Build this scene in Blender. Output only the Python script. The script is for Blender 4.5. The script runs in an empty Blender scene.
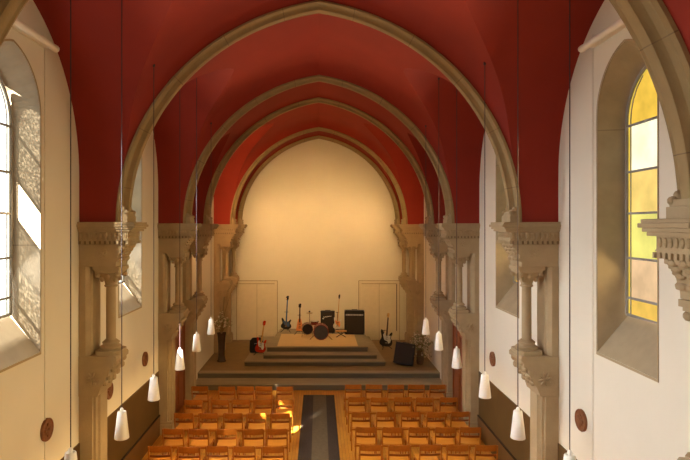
import bpy, bmesh, math, random
from math import sin, cos, pi, sqrt, asin, acos, radians as R
from mathutils import Vector, Matrix, noise
random.seed(7)
C = bpy.context.scene.collection
CAM = 4.75            # eye height above the nave floor
WX = 3.65             # half width of the room
SPR = 4.81            # springing height of the vault
YB = 21.35            # end wall
Y0 = -1.6             # rear wall

# ------------------------------------------------------------------ materials
def nodes(name):
    m = bpy.data.materials.new(name); m.use_nodes = True
    nt = m.node_tree; nt.nodes.clear()
    out = nt.nodes.new('ShaderNodeOutputMaterial')
    return m, nt, out
def mat(name, col, rough=.7, metal=0., var=.12, scale=6., bump=.0, bscale=40., col2=None, spec=.3, stretch=None):
    m, nt, out = nodes(name)
    p = nt.nodes.new('ShaderNodeBsdfPrincipled')
    p.inputs['Roughness'].default_value = rough; p.inputs['Metallic'].default_value = metal
    p.inputs['Specular IOR Level'].default_value = spec
    nt.links.new(p.outputs[0], out.inputs[0])
    tc = nt.nodes.new('ShaderNodeTexCoord')
    src = tc.outputs['Object']
    if stretch:
        mp = nt.nodes.new('ShaderNodeMapping'); mp.inputs['Scale'].default_value = stretch
        nt.links.new(src, mp.inputs[0]); src = mp.outputs[0]
    n = nt.nodes.new('ShaderNodeTexNoise'); n.inputs['Scale'].default_value = scale; n.inputs['Detail'].default_value = 5
    nt.links.new(src, n.inputs['Vector'])
    r = nt.nodes.new('ShaderNodeValToRGB')
    c2 = col2 or tuple(c*(1-var*2) for c in col)
    r.color_ramp.elements[0].position = .3; r.color_ramp.elements[1].position = .7
    r.color_ramp.elements[0].color = (*c2, 1); r.color_ramp.elements[1].color = (*col, 1)
    nt.links.new(n.outputs[0], r.inputs[0]); nt.links.new(r.outputs[0], p.inputs['Base Color'])
    if bump:
        n2 = nt.nodes.new('ShaderNodeTexNoise'); n2.inputs['Scale'].default_value = bscale; n2.inputs['Detail'].default_value = 4
        nt.links.new(src, n2.inputs['Vector'])
        b = nt.nodes.new('ShaderNodeBump'); b.inputs['Strength'].default_value = bump; b.inputs['Distance'].default_value = .02
        nt.links.new(n2.outputs[0], b.inputs['Height']); nt.links.new(b.outputs[0], p.inputs['Normal'])
    return m
def brickmat(name, c1, c2, mortar, w, h, rough=.5, msize=.004, rot=(0,0,0), bias=0., off=.5, grain=None):
    m, nt, out = nodes(name)
    p = nt.nodes.new('ShaderNodeBsdfPrincipled'); p.inputs['Roughness'].default_value = rough
    p.inputs['Specular IOR Level'].default_value = .3
    nt.links.new(p.outputs[0], out.inputs[0])
    tc = nt.nodes.new('ShaderNodeTexCoord'); mp = nt.nodes.new('ShaderNodeMapping'); mp.inputs['Rotation'].default_value = rot
    nt.links.new(tc.outputs['Object'], mp.inputs[0])
    b = nt.nodes.new('ShaderNodeTexBrick'); b.inputs['Scale'].default_value = 1
    b.inputs['Brick Width'].default_value = w; b.inputs['Row Height'].default_value = h; b.inputs['Mortar Size'].default_value = msize
    b.inputs['Color1'].default_value = (*c1, 1); b.inputs['Color2'].default_value = (*c2, 1); b.inputs['Mortar'].default_value = (*mortar, 1)
    b.offset = off; b.inputs['Bias'].default_value = bias
    nt.links.new(mp.outputs[0], b.inputs['Vector'])
    n = nt.nodes.new('ShaderNodeTexNoise'); n.inputs['Scale'].default_value = 5; n.inputs['Detail'].default_value = 6
    if grain:
        mp2 = nt.nodes.new('ShaderNodeMapping'); mp2.inputs['Scale'].default_value = grain
        nt.links.new(tc.outputs['Object'], mp2.inputs[0]); nt.links.new(mp2.outputs[0], n.inputs['Vector'])
    else: nt.links.new(tc.outputs['Object'], n.inputs['Vector'])
    mx = nt.nodes.new('ShaderNodeMix'); mx.data_type = 'RGBA'; mx.blend_type = 'MULTIPLY'; mx.inputs[0].default_value = .55
    nt.links.new(b.outputs[0], mx.inputs[6])
    rr = nt.nodes.new('ShaderNodeValToRGB'); rr.color_ramp.elements[0].color = (.72,.72,.72,1); rr.color_ramp.elements[0].position = .3; rr.color_ramp.elements[1].position = .65
    nt.links.new(n.outputs[0], rr.inputs[0]); nt.links.new(rr.outputs[0], mx.inputs[7]); nt.links.new(mx.outputs[2], p.inputs['Base Color'])
    return m
def panemat(name, col, strength, clear=0., dapple=False):
    m, nt, out = nodes(name)
    e = nt.nodes.new('ShaderNodeEmission'); e.inputs[1].default_value = strength
    tc = nt.nodes.new('ShaderNodeTexCoord')
    n = nt.nodes.new('ShaderNodeTexNoise'); n.inputs['Scale'].default_value = 2.6; n.inputs['Detail'].default_value = 3
    nt.links.new(tc.outputs['Object'], n.inputs['Vector'])
    r = nt.nodes.new('ShaderNodeValToRGB'); r.color_ramp.elements[0].position = .35; r.color_ramp.elements[1].position = .68
    r.color_ramp.elements[0].color = (*[c*.72 for c in col], 1); r.color_ramp.elements[1].color = (*col, 1)
    nt.links.new(n.outputs[0], r.inputs[0]); nt.links.new(r.outputs[0], e.inputs[0])
    if clear > 0:
        t = nt.nodes.new('ShaderNodeBsdfTransparent'); mx = nt.nodes.new('ShaderNodeMixShader')
        mx.inputs[0].default_value = clear
        if dapple:
            v = nt.nodes.new('ShaderNodeTexNoise'); v.inputs['Scale'].default_value = 38; v.inputs['Detail'].default_value = 2
            nt.links.new(tc.outputs['Object'], v.inputs['Vector'])
            r2 = nt.nodes.new('ShaderNodeValToRGB'); r2.color_ramp.elements[0].position = .5; r2.color_ramp.elements[1].position = .62
            r2.color_ramp.elements[0].color = (clear*.3,)*3+(1,); r2.color_ramp.elements[1].color = (min(1,clear*2.2),)*3+(1,)
            nt.links.new(v.outputs[0], r2.inputs[0]); nt.links.new(r2.outputs[0], mx.inputs[0])
        nt.links.new(e.outputs[0], mx.inputs[1]); nt.links.new(t.outputs[0], mx.inputs[2]); nt.links.new(mx.outputs[0], out.inputs[0])
    else: nt.links.new(e.outputs[0], out.inputs[0])
    return m

M = {}
M['red'] = mat('red_plaster', (.27,.024,.012), .75, var=.06, scale=1.3, bump=.05, bscale=25)
M['cream'] = mat('cream_plaster', (.73,.68,.55), .8, var=.03, scale=.9, bump=.04, bscale=30)
M['stone'] = mat('carved_sandstone', (.41,.31,.175), .85, var=.07, scale=5, bump=.25, bscale=38)
M['archstone'] = mat('olive_arch_stone', (.33,.24,.115), .85, var=.08, scale=4, bump=.2, bscale=38)
M['groove'] = mat('door_groove', (.36,.27,.15), .8)  # darker cream painted on strips in place of groove shade
M['joint'] = mat('stone_joint', (.24,.17,.09), .9)
M['reveal'] = brickmat('ashlar_reveal', (.36,.29,.19), (.33,.26,.165), (.26,.2,.13), 3, .72, .85, .008, rot=(R(90),0,R(90)))
M['dado'] = mat('brown_dado_paint', (.105,.056,.014), .6, var=.1, scale=2)
M['skirt'] = mat('brown_skirting_wood', (.16,.075,.02), .5, var=.12, scale=3)
M['shadowgap'] = mat('dark_gap', (.03,.015,.008), .8)  # near-black colour painted where shade in a gap would fall
M['floor'] = brickmat('oak_parquet', (.55,.25,.03), (.45,.18,.02), (.22,.09,.02), .5, .07, .35, .003, rot=(0,0,R(90)), grain=(12,1.2,1))
M['stage'] = mat('brown_lino', (.24,.165,.07), .55, var=.1, scale=3)
M['step'] = mat('grey_brown_step', (.17,.145,.10), .6, var=.15, scale=1.5, stretch=(.6,6,6))
M['nosing'] = mat('pale_step_nosing', (.34,.29,.19), .55, var=.12, scale=2, stretch=(.6,6,6))
M['ply'] = mat('pale_plywood', (.70,.52,.26), .5, var=.06, scale=2, stretch=(1,8,1))
M['runner'] = mat('dark_brown_runner', (.060,.040,.028), .95, var=.35, scale=60)
M['runner_mid'] = mat('olive_runner_stripe', (.11,.083,.048), .95, var=.12, scale=14)
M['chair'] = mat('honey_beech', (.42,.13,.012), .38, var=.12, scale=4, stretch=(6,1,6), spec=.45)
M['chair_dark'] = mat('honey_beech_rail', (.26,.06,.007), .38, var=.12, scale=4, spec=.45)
M['seat'] = mat('plywood_seat', (.52,.20,.018), .35, var=.08, scale=4, stretch=(1,8,1), spec=.45)
M['door'] = mat('red_brown_door', (.28,.085,.028), .45, var=.12, scale=3, stretch=(6,6,.8))
M['creamdoor'] = mat('cream_painted_door', (.72,.63,.46), .6, var=.03)
M['white'] = mat('white_glass_shade', (.88,.85,.78), .35, var=.02)
M['cord'] = mat('dark_cord', (.06,.035,.035), .6)
M['terra'] = mat('terracotta', (.25,.10,.04), .6, var=.15, scale=20)
M['tube'] = mat('milky_tube', (.85,.80,.68), .4, var=.02)
M['lead'] = mat('lead_bar', (.30,.28,.25), .6)
M['black'] = mat('black_vinyl', (.012,.012,.013), .5, var=.1)
M['grille'] = mat('dark_grille_cloth', (.042,.034,.030), .9, var=.2, scale=200)
M['silver'] = mat('silver_trim', (.42,.42,.42), .35, .6)
M['gold'] = mat('gold_trim', (.45,.33,.12), .35, .7)
M['chrome'] = mat('chrome', (.6,.6,.6), .2, .9)
M['maroon'] = mat('maroon_drum_shell', (.22,.035,.025), .3)
M['head_dark'] = mat('charcoal_drum_head', (.06,.06,.078), .5)
M['head_black'] = mat('black_drum_head', (.012,.010,.010), .5)
M['wood_light'] = mat('maple', (.62,.36,.13), .4)
M['rosewood'] = mat('rosewood', (.05,.022,.012), .5)
M['blue'] = mat('blue_lacquer', (.05,.12,.28), .3)
M['orange'] = mat('orange_lacquer', (.88,.33,.12), .3)
M['gred'] = mat('red_lacquer', (.62,.05,.02), .25)
M['gwhite'] = mat('white_pickguard', (.80,.80,.78), .35)
M['leafg'] = mat('pale_green_leaf', (.30,.31,.15), .8, col2=(.16,.19,.07))
M['dry'] = mat('dried_stem', (.26,.17,.08), .85)
M['petal'] = mat('ivory_petal', (.74,.68,.52), .8)
M['vase'] = mat('dark_glazed_vase', (.075,.042,.022), .18, spec=.6)
M['bronze'] = mat('brown_wooden_stand', (.17,.09,.04), .5)

# ------------------------------------------------------------------ mesh builder
class MB:
    def __init__(s): s.v = []; s.f = []; s.m = []; s.mats = []
    def mi(s, m):
        if m not in s.mats: s.mats.append(m)
        return s.mats.index(m)
    def add(s, vs, fs, m, T=None):
        o = len(s.v); k = s.mi(m)
        for p in vs:
            p = Vector(p); s.v.append(T @ p if T else p)
        for f in fs: s.f.append(tuple(i+o for i in f)); s.m.append(k)
    def box(s, a, b, m, T=None):
        x0,y0,z0 = a; x1,y1,z1 = b
        vs = [(x0,y0,z0),(x1,y0,z0),(x1,y1,z0),(x0,y1,z0),(x0,y0,z1),(x1,y0,z1),(x1,y1,z1),(x0,y1,z1)]
        s.add(vs, [(0,3,2,1),(4,5,6,7),(0,1,5,4),(1,2,6,5),(2,3,7,6),(3,0,4,7)], m, T)
    def prism(s, pts, axis, a, b, m, T=None):
        # pts: 2D polygon; axis 'x','y','z' is the extrusion axis
        def P(p, t):
            return {'x':(t,p[0],p[1]), 'y':(p[0],t,p[1]), 'z':(p[0],p[1],t)}[axis]
        n = len(pts); vs = [P(p,a) for p in pts]+[P(p,b) for p in pts]
        fs = [tuple(range(n))[::-1], tuple(range(n,2*n))]+[(i,(i+1)%n,n+(i+1)%n,n+i) for i in range(n)]
        s.add(vs, fs, m, T)
    def lathe(s, prof, m, c=(0,0,0), n=20, T=None, sx=1., sy=1.):
        vs = []; fs = []
        for r,z in prof:
            for i in range(n):
                a = 2*pi*i/n; vs.append((c[0]+r*cos(a)*sx, c[1]+r*sin(a)*sy, c[2]+z))
        k = len(prof)
        for j in range(k-1):
            for i in range(n):
                fs.append((j*n+i, j*n+(i+1)%n, (j+1)*n+(i+1)%n, (j+1)*n+i))
        fs.append(tuple(range(n))[::-1]); fs.append(tuple((k-1)*n+i for i in range(n)))
        s.add(vs, fs, m, T)
    def tube(s, pts, r, m, n=6, T=None, r2=None):
        pts = [Vector(p) for p in pts]; vs = []; fs = []; k = len(pts)
        for j,p in enumerate(pts):
            d = (pts[min(j+1,k-1)]-pts[max(j-1,0)]).normalized()
            u = d.cross(Vector((0,0,1)) if abs(d.z) < .9 else Vector((1,0,0))).normalized(); w = d.cross(u)
            rr = r if r2 is None else r+(r2-r)*j/(k-1)
            for i in range(n):
                a = 2*pi*i/n; vs.append(p+u*cos(a)*rr+w*sin(a)*rr)
        for j in range(k-1):
            for i in range(n): fs.append((j*n+i, j*n+(i+1)%n, (j+1)*n+(i+1)%n, (j+1)*n+i))
        fs.append(tuple(range(n))[::-1]); fs.append(tuple((k-1)*n+i for i in range(n)))
        s.add(vs, fs, m, T)
    def ball(s, c, r, m, n=8, k=5, T=None):
        if not hasattr(r, '__len__'): r = (r,r,r)
        vs = [(c[0],c[1],c[2]-r[2])]; fs = []
        for j in range(1,k):
            t = -pi/2+pi*j/k
            for i in range(n):
                a = 2*pi*i/n; vs.append((c[0]+r[0]*cos(t)*cos(a), c[1]+r[1]*cos(t)*sin(a), c[2]+r[2]*sin(t)))
        vs.append((c[0],c[1],c[2]+r[2])); L = len(vs)-1
        for i in range(n):
            fs.append((0,1+(i+1)%n,1+i)); fs.append((L,L-n+i,L-n+(i+1)%n))
        for j in range(k-2):
            for i in range(n):
                a = 1+j*n; fs.append((a+i,a+(i+1)%n,a+n+(i+1)%n,a+n+i))
        s.add(vs, fs, m, T)
    def build(s, name, parent=None, smooth=None, bevel=0, loc=None):
        me = bpy.data.meshes.new(name); me.from_pydata([tuple(v) for v in s.v], [], s.f)
        for m in s.mats: me.materials.append(m)
        for p,k in zip(me.polygons, s.m): p.material_index = k
        bm = bmesh.new(); bm.from_mesh(me)
        bmesh.ops.recalc_face_normals(bm, faces=bm.faces)
        if smooth:
            for f in bm.faces: f.smooth = True
            for e in bm.edges:
                if len(e.link_faces) == 2 and e.calc_face_angle(0) > R(smooth): e.smooth = False
        bm.to_mesh(me); bm.free()
        o = bpy.data.objects.new(name, me); C.objects.link(o)
        if bevel:
            b = o.modifiers.new('bevel','BEVEL'); b.width = bevel; b.segments = 2; b.limit_method = 'ANGLE'; b.angle_limit = R(40)
        if parent: o.parent = parent
        if loc: o.location = loc
        return o
def tag(o, label, cat, group=None, kind=None):
    if label: o['label'] = label
    if cat: o['category'] = cat
    if group: o['group'] = group
    if kind: o['kind'] = kind
    return o
def thing(name, label, cat, loc=(0,0,0), rz=0, group=None):
    o = bpy.data.objects.new(name, None); C.objects.link(o); o.location = loc; o.rotation_euler = (0,0,rz)
    o.empty_display_size = .1
    return tag(o, label, cat, group)
def struct(o, label=None):
    o['kind'] = 'structure'
    if label: o['label'] = label
    return o
def copy_tree(o, parent=None):
    c = o.copy(); C.objects.link(c)
    if parent: c.parent = parent
    for ch in list(o.children): copy_tree(ch, c)
    return c

# ------------------------------------------------------------------ vault
def arch_pts(a, rise, n, z0=0.):
    """two-centred pointed arch: points (x, z) from +a over the apex to -a"""
    e = (rise*rise/(a*a)-1)*a/2; r = a+e
    top = acos(e/r); h = [(r*cos(top*i/n)-e, z0+r*sin(top*i/n)) for i in range(n+1)]
    return h+[(-x,z) for x,z in h[-2::-1]]
E0 = .58; KV = .934
def Bx(h, a):          # x of the main barrel at height h
    r = a+E0; return sqrt(max(r*r-(h/KV)**2, 0))-E0
def Bh(x, a):
    r = a+E0; return KV*sqrt(max(r*r-(abs(x)+E0)**2, 0))
def lat(dz, a, st, e):
    r = a+e; return st+sqrt(max(r*r-(abs(dz)+e)**2, 0))
BAYS = [(-1.6,3.75,1.0,.45,.7),(4.6,8.38,1,.45,.7),(8.84,12.5,1,.45,.75),(12.94,14.7,0,.5,1.0),(15.14,19.1,1,.45,.75),(19.54,20.95,0,.5,1.0)]
def bay_par(b):
    y0,y1,big,e,st = b; a = (y1-y0)/2; return (y0+y1)/2, a, e, st, (.22 if big else .05)
def vault_h(x, y):
    for b in BAYS:
        if b[0] <= y <= b[1]:
            c,a,e,st,dome = bay_par(b); aa = 3.09+dome*(1-abs((y-c)/a)**8)
            return SPR+max(Bh(x,aa), lat(y-c,a,st,e))
    return SPR+Bh(x,3.09)
def vault(b):
    c,a,e,st,dome = bay_par(b); rows = []
    for k in range(4): rows.append((-a, st*k/4))
    r = a+e; n = 22; t1 = acos(e/r)
    for k in range(n+1):
        t = t1*k/n; rows.append((-(r*cos(t)-e), st+r*sin(t)))
    rows += [(-d,h) for d,h in rows[-2::-1]]
    mb = MB(); N = 20; vs = []; W = 2*N+3
    for d,h in rows:
        aa = 3.09+dome*(1-abs(d/a)**8); rr = aa+E0
        h = min(h, KV*rr*sin(acos(E0/rr))-.02); xg = Bx(h,aa)
        f0 = asin(h/KV/rr); f1 = acos(E0/rr)
        half = [(rr*cos(f0+(f1-f0)*i/N)-E0, KV*rr*sin(f0+(f1-f0)*i/N)) for i in range(N+1)]
        row = [(WX+.02,h)]+half+[(-x,z) for x,z in half[-2::-1]]+[(-WX-.02,h)]
        vs += [(x,c+d,SPR+z) for x,z in row]
    fs = []
    for j in range(len(rows)-1):
        for i in range(W-1): fs.append((j*W+i,j*W+i+1,(j+1)*W+i+1,(j+1)*W+i))
    mb.add(vs, fs, M['red'])
    return struct(mb.build('ceiling', smooth=16), 'red painted groin vault')
for b in BAYS: vault(b)
# red strips of barrel above each stone arch
ARCH_Y = [(3.75,4.6),(8.38,8.84),(12.5,12.94),(14.7,15.14),(19.1,19.54),(20.95,YB)]
for y0,y1 in ARCH_Y:
    mb = MB()
    half = [(Bx(0,3.09),0)]; rr = 3.09+E0; f1 = acos(E0/rr)
    half = [(rr*cos(f1*i/20)-E0, KV*rr*sin(f1*i/20)) for i in range(21)]
    row = [(WX+.02,0)]+half+[(-x,z) for x,z in half[-2::-1]]+[(-WX-.02,0)]
    W = len(row); vs = [(x,y0-.005,SPR+z) for x,z in row]+[(x,y1+.005,SPR+z) for x,z in row]
    mb.add(vs, [(i,i+1,W+i+1,W+i) for i in range(W-1)], M['red'])
    struct(mb.build('ceiling', smooth=30), 'red plaster above a stone arch')

# ------------------------------------------------------------------ stone arches
ARL = ['nearest stone transverse arch, cropped by both top corners of the picture',
       'large stone pointed arch whose whole curve spans the nave, first one seen complete',
       'second complete stone arch, standing just in front of a close twin',
       'stone arch directly behind its slightly larger twin, framing the chancel vault',
       'smaller stone arch deep in the chancel, last but one before the cream end wall',
       'innermost smallest stone arch lying against the cream end wall']
def stone_arch(y0, lab):
    # profile: (depth, inward)
    prof = [(0,-.018),(0,.025),(.02,.035),(.04,.045),(.055,.03),(.10,.02),(.14,.035),(.165,.075),(.17,.11),(.185,.12),(.275,.12),(.29,.11),(.295,.075),(.32,.035),(.36,.02),(.405,.03),(.42,.045),(.44,.035),(.46,.025),(.46,-.018)]
    a = 3.07; e = E0; r = a+e; n = 36
    mb = MB(); st = []
    js = {4,11,18,25,32}
    ts = []
    for i in range(n+1):
        ts.append((i/n, False))
        if i in js: ts.append((i/n+.0022, True))
    for s in (1,-1):
        vs = []; K = len(prof)
        for t,_ in ts:
            for dy,inn in prof:
                q = r-inn*(1-.35*t); tp = acos(e/q); ang = tp*min(t,1)
                vs.append((s*(q*cos(ang)-e), y0+dy, SPR+KV*q*sin(ang)))
        for j in range(len(ts)-1):
            m = M['joint'] if ts[j+1][1] else M['archstone']
            mb.add([vs[j*K+i] for i in range(K)]+[vs[(j+1)*K+i] for i in range(K)], [(i,i+1,K+i+1,K+i) for i in range(K-1)], m)
    o = tag(mb.build('stone_arch', smooth=35), lab, 'arch', 'transverse arches of the nave')
    bm = bmesh.new(); bm.from_mesh(o.data); bmesh.ops.remove_doubles(bm, verts=bm.verts, dist=.0004); bm.to_mesh(o.data); bm.free()
    for s in (1,-1):
        f = MB()
        f.box((2.92,.03,0),(3.10,.43,.10),M['stone']); f.box((2.935,.05,.10),(3.09,.41,.16),M['stone'])
        for yy in (.07,.39): f.ball((3.0,yy,.19),(.04,.04,.05),M['stone']); f.ball((2.95,yy,.15),(.04,.045,.04),M['stone'])
        for k in range(len(f.v)): f.v[k] = Vector((s*f.v[k].x, f.v[k].y+y0, f.v[k].z+SPR))
        f.build('foot', o, bevel=.006)
for y,l in zip([4.2,8.36,12.5,14.7,19.1,20.88], ARL): stone_arch(y, l)

# ------------------------------------------------------------------ piers
def make_pier(s, base, depth=.5):
    D = depth
    def U(mbx):                         # u (from wall inward), v, w  ->  world local x
        for k in range(len(mbx.v)): p = mbx.v[k]; mbx.v[k] = Vector((-s*p.x, p.y, p.z))
        return mbx
    root = thing('stone_pier','','pier')
    st = M['stone']
    m = MB()
    layers = [(4.775,4.81,.86,.07),(4.735,4.775,.88,.085),(4.70,4.735,.85,.07),(4.665,4.70,.82,.05)]
    for a,b,u,v in layers: m.box((0,-v,a),(u,D+v,b),st)
    U(m).build('impost', root, bevel=.008)
    m = MB(); m.box((0,-.02,4.52),(.75,D+.02,4.665),st)
    k = 0
    for i in range(10):
        u = .04+i*.075
        for v,sg in ((-.02,-1),(D+.02,1)):
            m.ball((u,v,4.61),(.030,.026,.045),st,6,4); m.prism([(u-.036,4.535),(u+.036,4.535),(u,4.585)],'y',v,v+sg*.022,st)
            m.box((u+.012,v+min(0,sg*.028),4.475),(u+.052,v+max(0,sg*.028),4.525),st)
    for i in range(7):
        v = .03+i*.073
        m.ball((.75,v,4.61),(.026,.030,.045),st,6,4); m.box((.70,v-.02,4.475),(.765,v+.02,4.525),st)
    m.box((0,-.012,4.47),(.70,D+.012,4.52),M['joint'])
    U(m).build('frieze', root)
    m = MB()
    prof = [(0,4.13),(0,4.47),(.70,4.47),(.70,4.43),(.665,4.42),(.665,4.39),(.63,4.375),(.635,4.34),(.60,4.32),(.59,4.27),(.61,4.25),(.60,4.21),(.565,4.20),(.56,4.13)]
    m.prism(prof,'y',0,D,st)
    for v in (.1,.25,.4):
        for (u,w,q) in ((.69,4.44,.035),(.655,4.385,.035),(.62,4.33,.035),(.60,4.24,.03)): m.ball((u,v,w),(q,.06,q),st,8,5)
    U(m).build('corbel_block', root, bevel=.006)
    m = MB()
    for q in range(6):
        a = q*pi/3+.3; m.ball((.36+.05*cos(a),0,4.33+.05*sin(a)),(.03,.018,.03),st,8,4)
    m.ball((.36,-.005,4.33),(.025,.025,.025),st,8,4); m.lathe([(.085,0),(.085,.012)],st,n=16,T=Matrix.Translation((.36,.004,4.33))@Matrix.Rotation(R(90),4,'X'))
    U(m).build('rosette', root)
    m = MB(); m.prism([(0,0),(.10,0),(.15,.05),(.15,.09),(.17,.11),(.17,D-.11),(.15,D-.09),(.15,D-.05),(.10,D),(0,D)],'z',2.70,4.13,st)
    U(m).build('wall_slab', root)
    # capital
    cu, cv = .395, D/2
    m = MB(); m.box((cu-.20,cv-.22,4.07),(cu+.20,cv+.22,4.13),st); m.box((cu-.18,cv-.195,4.035),(cu+.18,cv+.195,4.07),st)
    # bell: circle -> square loft
    rings = [(3.83,.085,0),(3.86,.088,0),(3.90,.10,.2),(3.95,.125,.5),(4.0,.155,.8),(4.035,.178,1)]
    vs=[];n=24
    for w,rr,q in rings:
        for i in range(n):
            a = 2*pi*i/n; sq = 1/max(abs(cos(a)),abs(sin(a))); k2 = 1+(sq-1)*q*.85
            vs.append((cu+rr*cos(a)*k2, cv+rr*sin(a)*k2, w))
    m.add(vs,[(j*n+i,j*n+(i+1)%n,(j+1)*n+(i+1)%n,(j+1)*n+i) for j in range(5) for i in range(n)],st)
    for sx in (-1,1):
        for sy in (-1,1):
            m.ball((cu+sx*.155,cv+sy*.155,3.995),(.045,.045,.045),st,8,5); m.ball((cu+sx*.10,cv+sy*.10,3.93),(.035,.035,.05),st,8,5)
        m.ball((cu+sx*.14,cv,3.97),(.035,.04,.05),st,8,5); m.ball((cu,cv+sx*.14,3.97),(.04,.035,.05),st,8,5)
    m.lathe([(.085,0),(.10,.012),(.10,.025),(.085,.037)],st,(cu,cv,3.80),20)
    U(m).build('capital', root, smooth=45)
    m = MB(); m.lathe([(.077,2.95),(.073,3.0),(.073,3.6),(.070,3.81)],st,(cu,cv,0),24); U(m).build('column_shaft', root, smooth=40)
    m = MB(); m.lathe([(.15,0),(.165,.02),(.165,.045),(.145,.06),(.12,.07),(.115,.085),(.13,.10),(.13,.115),(.11,.13),(.088,.15)],st,(cu,cv,2.83),24)
    m.prism([(cu-.19,cv-.16),(cu-.14,cv-.22),(cu+.12,cv-.22),(cu+.19,cv-.15),(cu+.19,cv+.15),(cu+.12,cv+.22),(cu-.14,cv+.22),(cu-.19,cv+.16)],'z',2.77,2.83,st)
    U(m).build('column_base', root, smooth=40)
    m = MB(); prof = [(0,2.16),(0,2.77),(.56,2.77),(.58,2.74),(.575,2.69),(.54,2.67),(.53,2.63),(.53,2.60),(.49,2.58),(.46,2.55),(.455,2.49),(.41,2.44),(.40,2.38),(.35,2.33),(.32,2.25),(.29,2.16)]
    m.prism(prof,'y',-.02,D+.02,st)
    for v in (.08,.25,.42):
        for u,w,q in ((.535,2.66,.045),(.50,2.55,.05),(.43,2.44,.05),(.37,2.34,.045)): m.ball((u,v,w),(q,.07,q),st,8,5)
    U(m).build('console', root, bevel=.006)
    m = MB()
    for q in range(8):
        a = q*pi/4+.2; T = Matrix.Translation((.22,-.025,2.43))@Matrix.Rotation(a,4,'Y')
        m.ball((.062,0,0),(.05,.03,.014),st,8,4,T)
    m.ball((.22,-.03,2.43),(.016,.02,.016),st,8,4)
    U(m).build('star_rosette', root)
    m = MB(); cs = [(0,0),(.20,0),(.20,.05),(.235,.055),(.235,.075),(.25,.10),(.285,.115),(.285,D-.115),(.25,D-.10),(.235,D-.075),(.235,D-.055),(.20,D-.05),(.20,D),(0,D)]
    m.prism(cs,'z',base+.3,2.16,st)
    U(m).build('pilaster', root)
    m = MB(); m.box((0,-.03,base),(.33,D+.03,base+.24),st); m.box((0,-.015,base+.24),(.31,D+.015,base+.30),st); U(m).build('plinth', root, bevel=.01)
    return root
sideword = {1:'right',-1:'left'}
PL = {4.2:('nearest the camera, its bracket cut by the {} picture edge',0),
      8.36:('with carved capital, first whole one on the {} side',0),
      12.5:('on the {} wall beside the chairs, front one of a pair',0),
      14.7:('on the {} at the chancel steps, rear one of a pair',0),
      19.1:('on the {} side of the raised chancel, in front of the corner one',.35),
      20.76:('in the far {} corner of the chancel against the end wall',.35)}
for s in (1,-1):
    proto = {}
    for y,(lab,base) in PL.items():
        if base not in proto: p = proto[base] = make_pier(s, base)
        else: p = copy_tree(proto[base])
        p.location = (s*(WX-.003), y, 0); tag(p, 'stone pier '+lab.format(sideword[s]), 'pier', 'carved stone piers along the walls')

# ------------------------------------------------------------------ walls, windows
def win_loop(c, a, bot, spr, rise, n=12):
    return [(c+a,bot)]+[(c+x,z) for x,z in arch_pts(a,rise,n,spr)]+[(c-a,bot)]
WINS = [2.42, 6.56, 10.67]
def side_wall(s):
    bm = bmesh.new(); X = s*WX
    loops = [[(Y0,0),(YB+.3,0),(YB+.3,9.0),(Y0,9.0)]]+[win_loop(c,.64,CAM-1.65,CAM+1.42,.78) for c in WINS]
    for lp in loops:
        v = [bm.verts.new((X,y,z)) for y,z in lp]
        for i in range(len(v)): bm.edges.new((v[i],v[(i+1)%len(v)]))
    bmesh.ops.triangle_fill(bm, use_beauty=True, use_dissolve=False, edges=bm.edges[:], normal=(-s,0,0))
    me = bpy.data.meshes.new('wall'); 
    g = bmesh.ops.extrude_face_region(bm, geom=bm.faces[:])
    for v in [x for x in g['geom'] if isinstance(x,bmesh.types.BMVert)]: v.co.x += s*.28
    bmesh.ops.recalc_face_normals(bm, faces=bm.faces)
    bm.to_mesh(me); bm.free(); me.materials.append(M['cream'])
    o = bpy.data.objects.new('wall_'+sideword[s], me); C.objects.link(o); struct(o, 'cream plastered %s wall'%sideword[s])
for s in (1,-1): side_wall(s)

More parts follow.
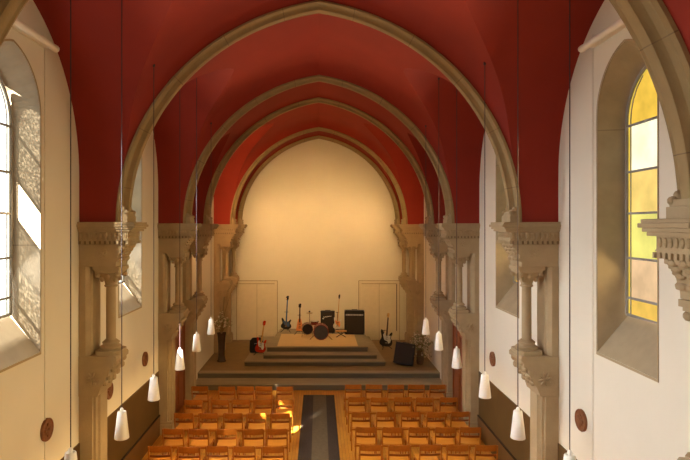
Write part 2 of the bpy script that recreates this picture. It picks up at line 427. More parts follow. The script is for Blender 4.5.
BARS = [CAM+1.28, CAM+.69, CAM+.16, CAM-.41, CAM-.92]
GB, GS, GR, GA = CAM-1.14, CAM+1.33, .64, .54
LS = 3.2
left_cols = [((.92,.97,1.0),LS,.03),((.95,1.0,.95),LS*1.1,.03),((.95,1,.9),LS,.8),((1,1,.95),LS*1.1,.02),((.93,1,.97),LS,.04),((.9,1,.85),LS,.04)]
right_cols = [((1,.62,.08),1.15,0),((1,.93,.62),1.5,0),((1,.70,.20),1.15,0),((.95,.86,.22),1.1,0),((1,.66,.36),1.05,0),((1,.62,.12),1.1,0)]
def window(n, s, c, lab):
    root = bpy.data.objects.new('window_%d'%n, None); C.objects.link(root); struct(root, lab)
    lo = win_loop(c,.64,CAM-1.65,CAM+1.42,.78); li = win_loop(c,GA+.03,GB-.02,GS,GR+.03)
    m = MB(); K = len(lo); xa, xb = s*(WX-.004), s*(WX+.36)
    vs = [(xa,y,z) for y,z in lo]+[(xb,y,z) for y,z in li]
    m.add(vs,[(i,(i+1)%K,K+(i+1)%K,K+i) for i in range(K)],M['reveal'])
    # thin darker stone edge on the wall face
    out = [(c+(y-c)*1.03, CAM+.0+(z-CAM)*1.012-(.012 if z<CAM else 0)) for y,z in lo]
    vs = [(xa-s*.004,y,z) for y,z in lo]+[(xa-s*.004,y,z) for y,z in out]+[(s*(WX+.01),y,z) for y,z in out]
    m.add(vs,[(i,(i+1)%K,K+(i+1)%K,K+i) for i in range(K)]+[(K+i,K+(i+1)%K,2*K+(i+1)%K,2*K+i) for i in range(K)],M['stone'])
    m.build('stone_reveal', root)
    # glass panes in horizontal bands
    cols = left_cols if s < 0 else right_cols
    gp = win_loop(c,GA,GB,GS,GR,14); m = MB(); xg = s*(WX+.34)
    def halfw(z):
        if z <= GS: return GA
        e = (GR*GR/(GA*GA)-1)*GA/2; r = GA+e; return max(sqrt(max(r*r-(z-GS)**2,0))-e, 0)
    edges = [GS+GR]+BARS+[GB]
    for k in range(6):
        zt, zb = edges[k], edges[k+1]; col,stg,cl = cols[k]
        pm = panemat('pane', col, stg, (cl if c == 6.56 else (.04 if k > 3 else 0)), dapple=0<cl<.3)
        seg = [zb+(zt-zb)*i/10 for i in range(11)]
        bw = .085
        main = [(c+max(halfw(z)-bw,0),z) for z in seg]+[(c-max(halfw(z)-bw,0),z) for z in seg[::-1]]
        m.add([(xg,y,z) for y,z in main],[tuple(range(len(main)))],pm)
        pb = panemat('border_pane', (1,.70,.10) if s>0 else (1,.93,.7), 1.0 if s>0 else LS*.8)
        for q in (-1,1):
            bd = [(c+q*halfw(z),z) for z in seg]+[(c+q*max(halfw(z)-bw,0),z) for z in seg[::-1]]
            m.add([(xg,y,z) for y,z in bd],[tuple(range(len(bd)))],pb)
    if s < 0:      # plain clear quarries that let the sun straight in
        pass
    m.build('glass_panes', root)
    m = MB(); g = win_loop(c,GA,GB,GS,GR,14); x = s*(WX+.33)
    m.tube([(x,y,z) for y,z in g]+[(x,*g[0])],.022,M['lead'],6)
    for zb in BARS: m.box((min(x-.012,x+.012),c-halfw(zb),zb-.014),(max(x-.012,x+.012),c+halfw(zb),zb+.014),M['lead'])
    for q in (-1,1):
        pts = [(x,c+q*max(halfw(GB+(GS+GR-.12-GB)*i/24)-.085,0),GB+(GS+GR-.12-GB)*i/24) for i in range(25)]
        m.tube(pts,.008,M['lead'],5)
    m.build('window_bars', root)
    return root
n = 1
for s in (-1,1):
    for c in WINS:
        window(n, s, c, '%s pointed window with leaded panes'%('bright white' if s<0 else 'yellow stained')); n += 1

# end wall and rear wall
m = MB(); m.box((-WX-.3,YB,0),(WX+.3,YB+.3,9.0),M['cream']); struct(m.build('wall_back'),'cream end wall of the chancel')
m = MB(); m.box((-WX-.3,Y0-.3,0),(WX+.3,Y0,9.0),M['cream']); struct(m.build('wall_rear'))
# dado, skirting
for s,k in ((-1,1),(1,2)):
    m = MB(); a,b = sorted((s*WX, s*(WX-.018)))
    m.box((a,Y0,.02),(b,15.88,CAM-3.30),M['dado']); struct(m.build('trim_%d'%k),'brown painted dado')
    m = MB(); a,b = sorted((s*(WX-.017), s*(WX-.045)))
    m.box((a,Y0,0),(b,15.88,.44),M['skirt']); a,b = sorted((s*(WX-.017), s*(WX-.05))); m.box((a,Y0,.44),(b,15.88,.462),M['shadowgap'])  # top band coloured dark to stand for a shaded gap
    struct(m.build('baseboard_'+sideword[s]),'brown wooden skirting board')
# floor
m = MB(); m.box((-WX-.3,Y0-.3,-.1),(WX+.3,YB+.3,0),M['floor']); struct(m.build('floor'),'orange oak parquet floor')

# lower chancel steps (full width) and upper platform
t = thing('chancel_steps','wide grey brown double step running wall to wall below the chancel','steps',(0,15.9,0))
m = MB(); m.box((-WX+.002,0,0),(WX-.002,.68,.15),M['step']); m.box((-WX+.002,-.02,.15),(WX-.002,.66,.175),M['nosing']); m.build('lower_step',t,bevel=.006)
m = MB(); m.box((-WX+.002,.66,.0),(WX-.002,YB-15.9-.002,.30),M['step']); m.box((-WX+.002,.64,.30),(WX-.002,.90,.335),M['nosing']); m.box((-WX+.002,.90,.30),(WX-.002,YB-15.9-.002,.334),M['stage'])
m.build('chancel_floor',t,bevel=.004)['label'] = 'brown chancel floor'
t = thing('stage_platform','raised band platform with three grey brown steps and pale plywood top','stage',(0,17.33,.335))
def slab(name, xl, xr, y0, xl2, xr2, z0, z1, parent, nose=.035):
    y1 = YB-17.33-.005
    m = MB(); m.prism([(xl+.015,y0+.015),(xr-.015,y0+.015),(xr2-.015,y1),(xl2+.015,y1)],'z',z0,z1-nose,M['step'])
    m.prism([(xl,y0),(xr,y0),(xr2,y1),(xl2,y1)],'z',z1-nose,z1,M['nosing']); return m.build(name,parent,bevel=.004)
slab('step',-2.36,2.11,0,-2.25,1.95,0,.14,t); slab('step',-1.80,1.88,.37,-1.62,1.76,.14,.275,t); slab('step',-1.72,1.62,.78,-1.48,1.60,.275,.43,t)
m = MB(); m.box((-1.38,.90,.43),(1.30,2.95,.436),M['ply']); m.build('plywood_sheet',t)['label'] = 'pale plywood sheet'
# runner carpet
m = MB(); m.box((-.43,-1.5,0),(.43,15.43,.012),M['runner']); m.box((-.15,-1.5,.012),(.20,15.40,.014),M['runner_mid'])
tag(m.build('aisle_runner'),'dark brown carpet runner with olive middle stripe down the centre aisle','carpet')

# side doors by the twin piers
for s,k in ((-1,1),(1,2)):
    root = bpy.data.objects.new('door_%d'%k,None); C.objects.link(root); root.location=(s*WX,13.35,0); struct(root,'red brown wooden side door')
    def bx(m,u0,u1,y0,y1,z0,z1,mt): a,b = sorted((-s*u0,-s*u1)); m.box((a,y0,z0),(b,y1,z1),mt)
    m = MB(); bx(m,.02,.06,0,1.25,0,2.12,M['door'])
    for y in (.12,.68):
        for z in (.2,1.15): bx(m,.06,.075,y,y+.45,z,z+.78,M['door'])
    m.build('door_leaf',root,bevel=.004)
    m = MB(); bx(m,.02,.09,-.08,0,0,2.2,M['door']); bx(m,.02,.09,1.25,1.30,0,2.2,M['door']); bx(m,.02,.09,0,1.25,2.12,2.2,M['door']); m.build('door_frame',root)
    m = MB(); a = -s*.10; m.tube([(a,.1,1.05),(a,.22,1.05)],.012,M['silver']); m.ball((-s*.08,.1,1.05),(.03,.03,.03),M['silver']); m.build('door_handle',root)
# cream doors in the end wall
for k,(x0,x1) in ((3,(-3.18,-1.62)),(4,(1.56,3.12))):
    root = bpy.data.objects.new('door_%d'%k,None); C.objects.link(root); root.location=((x0+x1)/2,YB,.335); struct(root,'cream panelled double door in the end wall')
    w = (x1-x0)/2; H = 2.28
    m = MB(); m.box((-w,-.07,0),(-w+.09,0,H),M['creamdoor']); m.box((w-.09,-.07,0),(w,0,H),M['creamdoor']); m.box((-w,-.07,H-.09),(w,0,H),M['creamdoor']); m.build('door_frame',root,bevel=.004)
    for q in (-1,1):
        a,b = sorted((q*.006,q*(w-.095)))
        m = MB(); m.box((a,-.02,.01),(b,-.002,H-.1),M['creamdoor'])
        m.box((a+.1,-.026,.2),(b-.1,-.02,1.0),M['creamdoor']); m.box((a+.1,-.026,1.15),(b-.1,-.02,H-.25),M['creamdoor'])
        m.build('door_leaf',root,bevel=.003)
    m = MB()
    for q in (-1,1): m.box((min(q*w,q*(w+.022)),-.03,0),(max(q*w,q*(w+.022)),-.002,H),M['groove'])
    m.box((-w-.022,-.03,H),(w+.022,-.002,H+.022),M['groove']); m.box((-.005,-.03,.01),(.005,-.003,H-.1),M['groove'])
    m.box((-w+.09,-.03,H-.115),(w-.09,-.003,H-.09),M['groove']); m.build('shadow_groove',root)  # raised strips whose dark colour replaces shade in the door seams
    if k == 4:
        m = MB(); m.box((w-.115,-.05,.35),(w-.09,-.03,H-.12),M['shadowgap']); m.build('door_gap',root)  # dark strip painted in for the shade of a door gap

# ------------------------------------------------------------------ chairs
def make_chair():
    t = thing('wooden_chair','','chair')
    # origin under seat centre; faces +Y (the stage)
    m = MB(); w,d = .195,.20; N = 6; vs=[]
    for j in range(N+1):
        for i in range(N+1):
            x=-w+2*w*i/N; y=-d+2*d*j/N; z=.445+.010*(x/w)**2-.012*sin(pi*(y+d)/(2*d)); vs.append((x,y,z))
    K=(N+1)**2; vs2=vs+[(x,y,z-.014) for x,y,z in vs]; fs=[]
    for j in range(N):
        for i in range(N):
            a=j*(N+1)+i; fs.append((a,a+1,a+N+2,a+N+1)); fs.append((K+a,K+a+N+1,K+a+N+2,K+a+1))
    for i in range(N):
        fs += [(i,K+i,K+i+1,i+1),(N*(N+1)+i,N*(N+1)+i+1,K+N*(N+1)+i+1,K+N*(N+1)+i)]
        a=i*(N+1); b=a+N+1; fs.append((a,b,K+b,K+a)); a+=N; b+=N; fs.append((a,K+a,K+b,b))
    m.add(vs2,fs,M['seat']); m.build('seat',t,smooth=40)['label']='pale plywood seat'
    def rail(name,z0,z1,lean0,lean1,mt,bow=.03,th=.016):
        m = MB(); vs=[]; n=10
        for i in range(n+1):
            x=-.185+.37*i/n; b=bow*(1-(x/.185)**2)
            for z,l in ((z0,lean0),(z1,lean1)):
                for k in (0,th): vs.append((x,-.215-l-b+k-.0,z))
        fs=[]
        for i in range(n):
            a=i*4; c=a+4; fs += [(a,c,c+2,a+2),(a+1,a+3,c+3,c+1),(a,a+1,c+1,c),(a+2,c+2,c+3,a+3)]
        fs += [(0,2,3,1),(4*n,4*n+1,4*n+3,4*n+2)]
        m.add(vs,fs,mt); return m.build(name,t,smooth=50,bevel=.003)
    rail('backrest',.685,.805,.038,.055,M['chair'])
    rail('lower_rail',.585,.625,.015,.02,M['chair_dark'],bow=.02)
    for sx in (-1,1):
        m = MB(); pts=[(sx*.205,-.30,0),(sx*.2,-.235,.25),(sx*.197,-.215,.46),(sx*.197,-.245,.64),(sx*.195,-.275,.80)]
        for a,b in zip(pts,pts[1:]):
            x0,y0,z0=a; x1,y1,z1=b; q=.011; vs=[(x0-q,y0-.016,z0),(x0+q,y0-.016,z0),(x0+q,y0+.016,z0),(x0-q,y0+.016,z0),(x1-q,y1-.016,z1),(x1+q,y1-.016,z1),(x1+q,y1+.016,z1),(x1-q,y1+.016,z1)]
            m.add(vs,[(0,3,2,1),(4,5,6,7),(0,1,5,4),(1,2,6,5),(2,3,7,6),(3,0,4,7)],M['chair'])
        m.build('leg',t,bevel=.003)
        m = MB(); vs=[(sx*.20-.011,.20,0),(sx*.20+.011,.20,0),(sx*.20+.011,.232,0),(sx*.20-.011,.232,0),(sx*.20-.011,.155,.44),(sx*.20+.011,.155,.44),(sx*.20+.011,.19,.44),(sx*.20-.011,.19,.44)]
        m.add(vs,[(0,3,2,1),(4,5,6,7),(0,1,5,4),(1,2,6,5),(2,3,7,6),(3,0,4,7)],M['chair']); m.build('leg',t,bevel=.003)
    m = MB()
    for sx in (-1,1): m.box((sx*.20-.011,-.22,.395),(sx*.20+.011,.18,.43),M['chair']); m.box((sx*.20-.009,-.25,.20),(sx*.20+.009,.20,.225),M['chair'])
    m.box((-.19,.15,.395),(.19,.17,.43),M['chair']); m.box((-.19,-.22,.395),(.19,-.2,.43),M['chair']); m.build('seat_frame',t,bevel=.003)
    return t
LEFT = [(13.53,[-.835,-1.34,-1.78,-2.25,-2.92]),(12.5,[-.80,-1.28,-1.76,-2.23,-2.86]),(11.6,[-.82,-1.3,-1.81,-2.33,-2.85]),(10.7,[-.827,-1.29,-1.8,-2.33,-2.85]),(9.85,[-.84,-1.34,-1.835,-2.34,-2.87])]
RIGHT = [(13.7,[.86,1.395,1.92,2.44,2.96]),(12.67,[.875,1.39,1.935,2.455,3.0]),(11.68,[.907,1.42,1.95,2.48,3.0]),(10.8,[.94,1.46,1.98,2.51,3.0]),(9.92,[.94,1.47,2.02,2.53,3.04])]
ordn = ['first','second','third','fourth','fifth']; roww = ['front row nearest the stage','second row from stage','third row from stage','fourth row from stage','row nearest the camera']
chair0 = make_chair(); used = False
for side,block in (('left',LEFT),('right',RIGHT)):
    for r,(yb,xs) in enumerate(block):
        for k,x in enumerate(xs):
            c = copy_tree(chair0) if used else chair0; used = True
            c.location = (x+random.uniform(-.012,.012), yb+.27+random.uniform(-.02,.02), 0)
            c.rotation_euler = (0,0,R(random.uniform(-3,3)))
            tag(c,'wooden chair in %s, %s block, %s from the aisle'%(roww[r],side,ordn[k]),'chair','wooden chairs in rows facing the stage')

# ------------------------------------------------------------------ pendant lamps
def make_lamp(x,y,zc,lab):
    t = thing('pendant_lamp',lab,'lamp',(x,y,zc),0,'white cone lamps on long cords')
    m = MB(); m.lathe([(.085,-.165),(.088,-.16),(.052,.155),(.045,.165),(.04,.16),(.078,-.15)],M['white'],n=24); m.build('lamp_shade',t,smooth=50)
    m = MB(); m.lathe([(.02,.16),(.022,.19),(.008,.21)],M['white'],n=12); m.build('lamp_cap',t,smooth=50)
    top = vault_h(x,y)-zc
    m = MB(); m.tube([(0,0,.20),(0,0,top)],.0055,M['cord'],6); m.build('cord',t)
    m = MB(); m.lathe([(.012,top-.03),(.02,top-.01),(.02,top+.01)],M['cord'],n=14); m.build('ceiling_rose',t)
LP = {-1:[(5.32,2.35),(6.70,2.42),(8.0,2.36),(9.5,2.31),(10.8,2.29),(12.25,2.24)], 1:[(5.26,2.35),(6.63,2.39),(7.95,2.31),(9.57,2.3),(11.0,2.31),(12.33,2.26)]}
for s in (-1,1):
    for k,(y,h) in enumerate(LP[s]):
        w = ['nearest the camera, only its top in frame','second from the camera','third from the camera','fourth from the camera','fifth from the camera','farthest from the camera'][k]
        make_lamp(s*2.4,y,CAM-h,'white cone pendant lamp of the %s row, %s'%(sideword[s],w))

# ------------------------------------------------------------------ wall things
for s in (-1,1):
    for y,h,w in ((7.35 if s<0 else 7.62,2.72 if s<0 else 2.69,'below the nearest window'),(9.53,2.85,'partly behind the first whole pier'),(11.5,2.78,'between the first and second whole piers')):
        if s > 0 and 9 < y < 10: continue
        t = thing('wall_medallion','round terracotta medallion on the %s wall %s'%(sideword[s],w),'medallion',(s*WX,y,CAM-h),0,'terracotta medallions on the walls')
        T = Matrix.Rotation(-s*R(90),4,'Y')
        m = MB(); m.lathe([(.15,.0),(.15,.025),(.125,.03)],M['terra'],n=28,T=T); m.build('disc',t)
        m = MB(); pts=[(.14*cos(a*pi/16),.14*sin(a*pi/16),.028) for a in range(33)]; m.tube(pts,.012,M['terra'],6,T); m.build('rim',t)
        m = MB(); m.box((-.02,-.09,.025),(.02,.09,.045),M['terra'],T); m.box((-.09,-.02,.025),(.09,.02,.045),M['terra'],T)
        for q in range(4): a=pi/4+q*pi/2; m.ball((.06*cos(a),.06*sin(a),.03),(.025,.025,.015),M['terra'],8,4,T)
        m.build('relief',t)
    t = thing('tube_light','unlit fluorescent tube light high on the %s wall above the window'%sideword[s],'light',(s*WX,6.60,CAM+2.39),0)
    m = MB(); x=-s*.10; m.tube([(x,-.80,0),(x,.80,0)],.045,M['tube'],14); m.build('tube',t,smooth=60)
    m = MB()
    for q in (-1,1): m.lathe([(.046,-.04),(.048,-.03),(.048,.03),(.046,.04)],M['tube'],n=14,T=Matrix.Translation((x,q*.80,0))@Matrix.Rotation(R(90),4,'X'))
    a,b=sorted((-s*.0,-s*.056)); m.box((a,-.7,-.03),(b,.7,.03),M['tube']); m.build('housing',t,bevel=.004)
    m = MB(); a,b=sorted((s*WX,s*(WX-.012))); m.box((a,7.31,.47),(b,7.325,7.3),M['cream']); tag(m.build('wall_conduit'),'thin painted vertical conduit on the %s wall beside the window'%sideword[s],'conduit')

# ------------------------------------------------------------------ guitars
STRAT = [(0,0),(.09,.005),(.145,.04),(.165,.10),(.15,.16),(.118,.205),(.12,.245),(.145,.30),(.15,.345),(.135,.36),(.105,.335),(.075,.29),(.04,.275),(-.035,.275),(-.065,.30),(-.10,.37),(-.13,.405),(-.155,.40),(-.155,.35),(-.135,.28),(-.122,.235),(-.13,.19),(-.16,.145),(-.17,.09),(-.15,.04),(-.09,.005)]
SLIM = [(0,.0),(.07,0),(.12,.01),(.115,.06),(.095,.16),(.075,.25),(.055,.33),(.03,.36),(-.03,.36),(-.055,.33),(-.075,.25),(-.095,.16),(-.115,.06),(-.12,.01),(-.07,0)]
def stand(loc, rz, lab, h=.75):
    t = thing('guitar_stand',lab,'stand',loc,rz)
    m = MB(); m.tube([(0,.10,.12),(0,.16,h)],.010,M['black'],8); m.build('upright',t)
    m = MB(); m.tube([(-.06,.15,h-.02),(-.06,.06,h),(-.055,.02,h)],.009,M['black'],6); m.tube([(.06,.15,h-.02),(.06,.06,h),(.055,.02,h)],.009,M['black'],6); m.tube([(-.06,.15,h-.02),(.06,.15,h-.02)],.009,M['black'],6); m.build('neck_yoke',t)
    m = MB(); m.tube([(-.10,-.09,.13),(-.10,.08,.10),(.10,.08,.10),(.10,-.09,.13)],.009,M['black'],6); m.build('cradle',t)
    for k,(x,y) in enumerate(((-.19,-.10),(.19,-.10),(0,.30))):
        m = MB(); m.tube([(0,.10,.16),(x*.6,.10+(y-.10)*.6,.08),(x,y,.012)],.010,M['black'],6); m.build('leg',t)
    return t
def guitar(loc, rz, tilt, lab, outline, body, guard, neckm, headm, L=1.0, lean=0., bw=1., bh=1., extra=None, nw=1.):
    t = thing('electric_guitar',lab,'guitar',loc,rz)
    T = Matrix.Rotation(-tilt,4,'X')@Matrix.Rotation(lean,4,'Y')
    pts = [(x*bw,z*bh) for x,z in outline]
    m = MB(); m.prism(pts,'y',-.022,.022,body,T); m.build('body',t,bevel=.008)
    top = .275*bh
    if guard:
        m = MB(); g=[(.10*bw,.10*bh),(.115*bw,.16*bh),(.095*bw,.21*bh),(.10*bw,.27*bh),(.07*bw,.27*bh),(.03*bw,top),(-.035*bw,top),(-.075*bw,.33*bh),(-.10*bw,.27*bh),(-.085*bw,.22*bh),(-.06*bw,.16*bh),(.03*bw,.12*bh),(.06*bw,.075*bh)]
        m.prism(g,'y',-.027,-.0225,guard,T); m.build('pickguard',t)
    m = MB()
    for z in (.13,.18,.23): m.box((-.038,-.036,z*bh-.009),(.038,-.0275,z*bh+.009),extra or M['black'],T)
    m.build('pickups',t)
    m = MB(); m.box((-.045,-.034,.075*bh),(.045,-.0275,.10*bh),M['chrome'],T); m.build('bridge',t)
    m = MB(); z1 = L-.17
    m.prism([(-.028*nw,top-.03),(.028*nw,top-.03),(.021*nw,z1),(-.021*nw,z1)],'y',-.030,-.004,neckm,T); m.build('neck',t,bevel=.003)
    m = MB(); m.prism([(-.021*nw,z1),(.021*nw,z1),(.045*nw,z1+.04),(.05*nw,L-.02),(.015,L),(-.03*nw,L-.02),(-.045*nw,z1+.10),(-.035*nw,z1+.03)],'y',-.022,-.006,headm,T); 
    hs = m.build('headstock',t,bevel=.002)
    m = MB()
    for k in range(6): m.ball((-.05*nw,-.014,z1+.035+k*.02),(.012,.006,.007),M['chrome'],6,4,T)
    m.build('tuners',hs)
    return t
TOP = .335+.436; FL = .335
def X(px, y): return (px-318.8)*y/550
# blue black bass
y=20.62; guitar((X(286,y),y,TOP+.12),R(-8),R(8),'blue and black electric bass with long neck on a stand, leftmost on the platform',STRAT,M['black'],M['blue'],M['blue'],M['black'],L=1.24,lean=R(1.5),bw=1.2,bh=1.0,extra=M['chrome'])
stand((X(286,y),y,TOP),R(-8),'black folding stand holding the blue bass guitar')
y=20.2; guitar((X(299.5,y),y-.02,TOP+.13),R(10),R(8),'orange slim bodied electric guitar with dark neck beside the small drum',SLIM,M['orange'],None,M['rosewood'],M['black'],L=1.0,lean=R(2),bh=1.25,bw=1.05)
stand((X(299.5,y),y,TOP),R(5),'black stand under the orange slim guitar',.7)
y=20.35; guitar((X(337.2,y),y-.02,TOP+.17),R(0),R(7),'white bodied electric guitar with orange lower edge and thin neck, between the two amplifiers',STRAT,M['gwhite'],M['orange'],M['wood_light'],M['black'],L=1.28,lean=R(4),bw=.95,bh=1.05,nw=.6)
stand((X(337.5,y),y,TOP),R(0),'black stand under the white guitar between the amplifiers',.78)
y=18.22; guitar((X(260,y),y-.06,.335+.14+.10),R(-12),R(14),'red electric guitar with white pickguard and red headstock on the left platform step',STRAT,M['gred'],M['gwhite'],M['wood_light'],M['gred'],L=1.05,lean=R(5),bw=1.1,bh=1.2)
stand((X(260,y)+.0,y+.0,.335+.14),R(-12),'black stand holding the red guitar on the left step',.62)
y=19.75; guitar((X(385.5,y),y-.05,FL+.10),R(20),R(10),'black electric guitar with white pickguard standing right of the platform',STRAT,M['black'],M['gwhite'],M['rosewood'],M['wood_light'],L=1.2,lean=R(10),bw=1.5,bh=1.45)
stand((X(386,y),y,FL),R(20),'black stand holding the black and white guitar right of the platform',.66)

# gig bag / case behind red guitar
m = MB(); m.prism([(-.22,0),(.20,0),(.22,.1),(.20,.40),(.10,.52),(-.16,.50),(-.24,.40),(-.25,.1)],'y',0,.10,M['black'],Matrix.Rotation(R(-6),4,'X'))
t = thing('guitar_case','open black guitar case standing behind the red guitar','case',(-2.10,18.50,.335+.142),R(-8)); m.build('case_shell',t,bevel=.02)
m = MB(); m.tube([(-.05,-.015,.30),(-.05,-.04,.33),(.05,-.04,.33),(.05,-.015,.30)],.008,M['silver'],6); m.build('handle',t)

# ------------------------------------------------------------------ amplifiers
def amp(name, loc, rz, w, h, d, lab, tilt=0, strip=True, logo=False, wedge=False):
    t = thing(name,lab,'amplifier',loc,rz); T = Matrix.Rotation(-tilt,4,'X')
    m = MB(); dz = .06 if wedge else .05
    m.prism([(0,0),(d,0),(d*.82,h),(dz,h)],'x',-w/2,w/2,M['black'],T); m.build('cabinet',t,bevel=.015)
    sl = dz/h
    def on(m,x0,x1,z0,z1,off,mt):
        vs=[]
        for o in (0,-off): vs += [(x0,sl*z0+o,z0),(x1,sl*z0+o,z0),(x1,sl*z1+o,z1),(x0,sl*z1+o,z1)]
        m.add(vs,[(0,1,2,3),(4,7,6,5),(0,4,5,1),(1,5,6,2),(2,6,7,3),(3,7,4,0)],mt,T)
    zt = h-.19 if strip else h-.05
    m = MB(); on(m,-w/2+.04,w/2-.04,.05,zt,.012,M['grille']); m.build('grille',t)
    if strip:
        m = MB(); on(m,-w/2+.05,w/2-.05,h-.18,h-.13,.012,M['silver']); cp = m.build('control_panel',t)
        m = MB()
        for k in range(6): on(m,-w/2+.09+k*(w-.2)/5,-w/2+.11+k*(w-.2)/5,h-.17,h-.14,.025,M['black'])
        m.build('knobs',cp)
    if logo:
        m = MB(); zc = h-.20; pts=[]
        for k in range(30):
            u=k/29; pts.append((-.16+.30*u, sl*zc-.022, zc-.02+.05*u+.018*sin(u*26)*(1-u*.6)))
        m.tube(pts,.009,M['gwhite'],5,T); m.build('logo_script',t)
        m = MB(); m.box((-.19,sl*(zc-.09)-.02,zc-.085),(-.13,sl*(zc-.09)-.01,zc-.055),M['gwhite'],T); m.build('badge',t)
    m = MB(); m.tube([(-.1,d*.45,h),(-.1,d*.45,h+.025),(.1,d*.45,h+.025),(.1,d*.45,h)],.010,M['black'],6,T); m.build('handle',t)
    m = MB()
    for sx in (-1,1):
        for q in (.024,h-.012): m.ball((sx*(w/2-.012),sl*q+.01,q),(.022,.022,.022),M['silver' if strip else 'black'],8,5,T)
    m.build('corner_guards',t)
    return t
y=20.45; amp('guitar_amplifier',(X(327.5,y),y,TOP),R(-4),.52,.80,.30,'black guitar amplifier with white script logo behind the bass drum',strip=False,logo=True)
y=20.15; amp('speaker_cabinet',(X(354.5,y),y,TOP),R(-3),.74,.87,.36,'large black speaker cabinet with silver strip on the right of the platform')
y=17.2; amp('floor_monitor',(X(402.5,y),y,FL+.10),R(-16),.60,.66,.40,'black amplifier tilted back on the chancel floor right of the steps',tilt=R(18),strip=False,wedge=True).rotation_euler = (0,R(6),R(-16))

# ------------------------------------------------------------------ drums
def drum(name, loc, rz, r, d, lab, head, legs=True, parts=()):
    t = thing(name,lab,'drum',loc,rz); T = Matrix.Translation((0,0,r))@Matrix.Rotation(R(-90),4,'X')
    m = MB(); m.lathe([(r*.93,-d/2+.02),(r*.93,d/2-.02)],M['maroon'],n=32,T=T); m.build('shell',t,smooth=40)
    m = MB(); m.lathe([(r*.90,-d/2+.002),(r*.90,-d/2+.02)],head,n=32,T=T); m.build('drum_head',t,smooth=40)
    for q in (-1,1):
        m = MB(); vs=[]; fs=[]; n=32; rs=[(r*.90,q*d/2-.02*q),(r*.90,q*d/2+.01*q),(r*.99,q*d/2+.01*q),(r*.99,q*d/2-.03*q)]
        for a,z in rs:
            for i in range(n): vs.append((a*cos(2*pi*i/n),a*sin(2*pi*i/n),z))
        for j in range(4):
            for i in range(n): fs.append((j*n+i,j*n+(i+1)%n,((j+1)%4)*n+(i+1)%n,((j+1)%4)*n+i))
        m.add(vs,fs,M['maroon'] if r>.2 else M['chrome'],T); m.build('hoop',t,smooth=40)
    m = MB()
    for k in range(8):
        a=2*pi*k/8+.2; m.tube([(r*.97*cos(a),r*.97*sin(a),-d/2),(r*.97*cos(a),r*.97*sin(a),d/2)],.008,M['gold'],6,T)
    m.build('tension_rods',t)
    if legs:
        for sx in (-1,1):
            m = MB(); m.tube([(sx*r*.8,-.05,r*.6),(sx*(r+.12),-.16,.012)],.010,M['chrome'],6); m.build('leg',t)
    return t
y=19.35; drum('bass_drum',(X(321,y),y,TOP),R(0),.27,.36,'maroon bass drum with charcoal front head in the middle of the platform',M['head_dark'])
# smaller drum raised on short legs
y=19.75; t = drum('floor_tom',(X(307.2,y),y,TOP+.10),R(6),.20,.30,'small drum with black front head left of the bass drum',M['head_black'],legs=False)
for sx in (-1,1):
    m = MB(); m.tube([(sx*.17,-.08,.12),(sx*.20,-.10,-.09)],.009,M['chrome'],6); m.build('leg',t)
m = MB(); m.tube([(0,.1,.05),(0,.2,-.09)],.009,M['chrome'],6); m.build('leg',t)
def updrum(loc,r,h,leg,lab,name='snare_drum'):
    t = thing(name,lab,'drum',loc); m = MB(); m.lathe([(r,leg),(r,leg+h)],M['maroon'],n=24); m.build('shell',t,smooth=40)
    m = MB(); m.lathe([(r*.97,leg+h),(r*.97,leg+h+.012)],M['gwhite'],n=24); m.build('drum_head',t)
    m = MB(); m.lathe([(r+.012,leg+h-.02),(r+.012,leg+h+.018),(r-.004,leg+h+.018),(r-.004,leg+h-.02)],M['chrome'],n=24); m.build('hoop',t)
    for k in range(3):
        a=2*pi*k/3+.5; m = MB(); m.tube([(r*.6*cos(a),r*.6*sin(a),leg+.03),(r*1.1*cos(a),r*1.1*sin(a),.01)],.009,M['chrome'],6); m.build('leg',t)
updrum((X(314.5,20.0),20.0,TOP),.14,.11,.40,'small snare drum on a stand behind the gap between the two front drums')
t = thing('cymbal_stand','thin chrome cymbal stand with small cymbal left behind the drums','cymbal stand',(X(309.5,20.25),20.25,TOP))
m = MB(); m.tube([(0,0,.05),(0,0,.80)],.010,M['chrome'],8); m.build('pole',t)
m = MB(); m.lathe([(.13,.775),(.03,.79),(.012,.81),(.01,.79),(.12,.77)],M['gold'],n=24); m.build('cymbal',t,smooth=50)
m = MB(); m.lathe([(.03,.81),(.035,.83),(.02,.86)],M['black'],n=10); m.build('wing_nut',t)
for k in range(3):
    a=2*pi*k/3; m = MB(); m.tube([(0,0,.30),(.2*cos(a),.2*sin(a),.01)],.008,M['chrome'],6); m.build('leg',t)
t = thing('piano_bench','low wooden stool with crossed legs right of the bass drum','stool',(X(341,19.7),19.7,TOP))
m = MB(); m.box((-.20,-.08,.20),(.20,.10,.235),M['wood_light']); m.build('seat',t,bevel=.006)
for sx in (-1,1):
    m = MB(); m.tube([(sx*.17,-.06,.01),(-sx*.17,.06,.20)],.012,M['black'],6); m.build('leg',t)

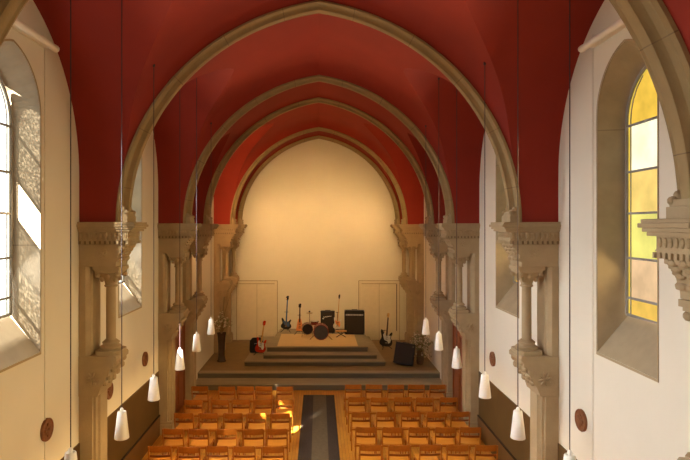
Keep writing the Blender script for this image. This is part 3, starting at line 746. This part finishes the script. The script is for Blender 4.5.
# ------------------------------------------------------------------ flowers
def bouquet(t, z0, H, spread, nst, nfl, seed, drop=.0, leaf=160):
    rnd = random.Random(seed); st = MB(); lf = MB(); fl = MB(); tips=[]
    for k in range(nst):
        a=rnd.uniform(0,2*pi); q=rnd.uniform(.15,1)*spread; h=H*rnd.uniform(.45,1)*(1-.45*(q/spread)**2)
        if rnd.random() < drop: h = -H*rnd.uniform(.05,.5); q = spread*rnd.uniform(.5,.95)
        p=[(0,0,z0-.02),(q*.3*cos(a),q*.3*sin(a),z0+max(h*.5,.18)),(q*.75*cos(a),q*.75*sin(a),z0+(h*.85 if h>0 else .1)),(q*cos(a),q*sin(a),z0+h)]
        st.tube(p,.006,M['dry'],5,r2=.003); tips.append(p)
    def rp():
        p=rnd.choice(tips); u=rnd.uniform(.45,1)*3; i=min(int(u),2); f=u-i; A=Vector(p[i]); B=Vector(p[i+1]); v=A.lerp(B,f)
        return v+Vector((rnd.gauss(0,.035),rnd.gauss(0,.035),rnd.gauss(0,.035)))
    for k in range(leaf):
        v=rp(); T=Matrix.Translation(v)@Matrix.Rotation(rnd.uniform(0,6.3),4,'Z')@Matrix.Rotation(rnd.uniform(-1.2,1.2),4,'Y')
        L=rnd.uniform(.04,.08); w=L*.28; lf.add([(0,0,0),(L*.4,w,.008),(L,0,-.01),(L*.4,-w,.008),(L*.4,0,-.006)],[(0,4,1),(1,4,2),(2,4,3),(3,4,0)],M['leafg'],T)
    for k in range(nfl): v=rp(); r=rnd.uniform(.016,.03); fl.ball(v,(r,r,r*.8),M['petal'],7,4)
    st.build('stems',t); o=lf.build('foliage',t); o['kind']='stuff'; o=fl.build('blossoms',t); o['kind']='stuff'
y=17.95; t = thing('flower_vase','tall dark floor vase of dried branches and pale blossoms at the left of the chancel','vase',(X(221.5,y),y,FL))
m = MB(); m.lathe([(.14,0),(.15,.03),(.12,.06),(.10,.20),(.11,.55),(.13,.82),(.15,.93),(.145,.93),(.12,.80)],M['vase'],n=24); m.build('vase_body',t,smooth=50)
bouquet(t,.90,.75,.40,40,90,3,leaf=240)
m = MB()
for k,(dx,h) in enumerate(((.36,1.55),(-.06,1.05),(.10,1.2))): m.tube([(0,0,.9),(dx*.3,.02,.9+h*.45),(dx*.75,.03,.9+h*.8),(dx,.04,.9+h)],.010,M['dry'],6,r2=.004)
m.build('tall_branches',t)
y=17.6; t = thing('flower_arrangement','bushy arrangement of ivory flowers and pale foliage at the right of the chancel','flowers',(X(420,y),y,FL))
m = MB(); m.lathe([(.09,0),(.11,.04),(.13,.16),(.10,.30),(.085,.42),(.10,.46),(.09,.46),(.07,.40)],M['bronze'],n=24); m.build('vase_body',t,smooth=50)
bouquet(t,.44,.62,.37,60,150,5,drop=.25,leaf=480)

# ------------------------------------------------------------------ light
w = bpy.data.worlds.new('sky'); bpy.context.scene.world = w; w.use_nodes = True
w.node_tree.nodes['Background'].inputs[0].default_value = (.75,.85,1,1); w.node_tree.nodes['Background'].inputs[1].default_value = 1.0
def light(name, typ, loc, energy, col, to=None, **k):
    l = bpy.data.lights.new(name,typ); l.energy = energy; l.color = col
    for a,b in k.items(): setattr(l,a,b)
    o = bpy.data.objects.new(name,l); C.objects.link(o); o.location = loc
    if to is not None: o.rotation_euler = (Vector(to)-Vector(loc)).to_track_quat('-Z','Y').to_euler()
    return o
SD = Vector((3.08,5.9,-4.6))
light('sun','SUN',(-10,-10,12),150,(1,.93,.80),to=Vector((-10,-10,12))+SD,angle=.012)
# daylight entering through the side windows
for c in WINS:
    light('window_daylight','AREA',(-(WX-.03),c,4.7),150,(.93,.96,1),to=(0,c,2.2),shape='RECTANGLE',size=1.1,size_y=2.8,spread=R(112))
    light('window_daylight','AREA',((WX-.03),c,4.7),80,(1,.74,.34),to=(0,c,2.2),shape='RECTANGLE',size=1.1,size_y=2.8,spread=R(112))
for y,e in ((8.2,260),(12.3,230)):
    for s in (-1,1):
        light('vault_uplight','SPOT',(s*2.75,y,4.98),e,(1,.72,.45),to=(-s*.5,y-2.9,8.2),spot_size=R(78),spot_blend=1,shadow_soft_size=.12)  # unseen spots added to brighten the vault crown
# chancel spotlights tucked behind the third arch
for s in (-1,1):
    light('chancel_spot','SPOT',(s*2.2,15.5,6.6),640 if s<0 else 460,(1,.64,.27),to=(-s*.4,YB,3.8),spot_size=R(85),spot_blend=.9,shadow_soft_size=.15)
    light('inner_spot','SPOT',(s*2.55,19.75,6.2),135,(1,.62,.27),to=(0,YB,2.6),spot_size=R(120),spot_blend=1,shadow_soft_size=.1)
    light('nave_uplight','POINT',(s*2.9,16.6,5.3),130 if s<0 else 45,(1,.52,.20),shadow_soft_size=.15)  # fixtureless fill added to warm the chancel vault
    for y,h in LP[s]:
        light('pendant_bulb','SPOT',(s*2.4,y,CAM-h-.17),48 if s<0 else 24,(1,.62,.24),to=(s*2.4,y,0),spot_size=R(165),spot_blend=.5,shadow_soft_size=.07)  # fill light added below the pendants, whose shades look unlit
light('gallery_window','AREA',(0,Y0+.1,4.2),30,(1,.80,.52),to=(0,12,2.0),shape='RECTANGLE',size=3.5,size_y=1.6)  # unseen area fill added behind the camera; rear wall has no opening

# ------------------------------------------------------------------ camera
cam = bpy.data.cameras.new('camera'); co = bpy.data.objects.new('camera',cam); C.objects.link(co)
co.location = (0,0,CAM); co.rotation_euler = (R(90),0,0)
cam.sensor_width = 36; cam.lens = 550/690*36; cam.shift_x = (345-318.8)/690; cam.shift_y = -(230-226)/690
cam.clip_start = .05; cam.clip_end = 200
sc = bpy.context.scene; sc.camera = co
sc.view_settings.view_transform = 'Standard'; sc.view_settings.look = 'None'; sc.view_settings.gamma = 1
sc.view_settings.exposure = 0.0; sc.view_settings.use_curve_mapping = False
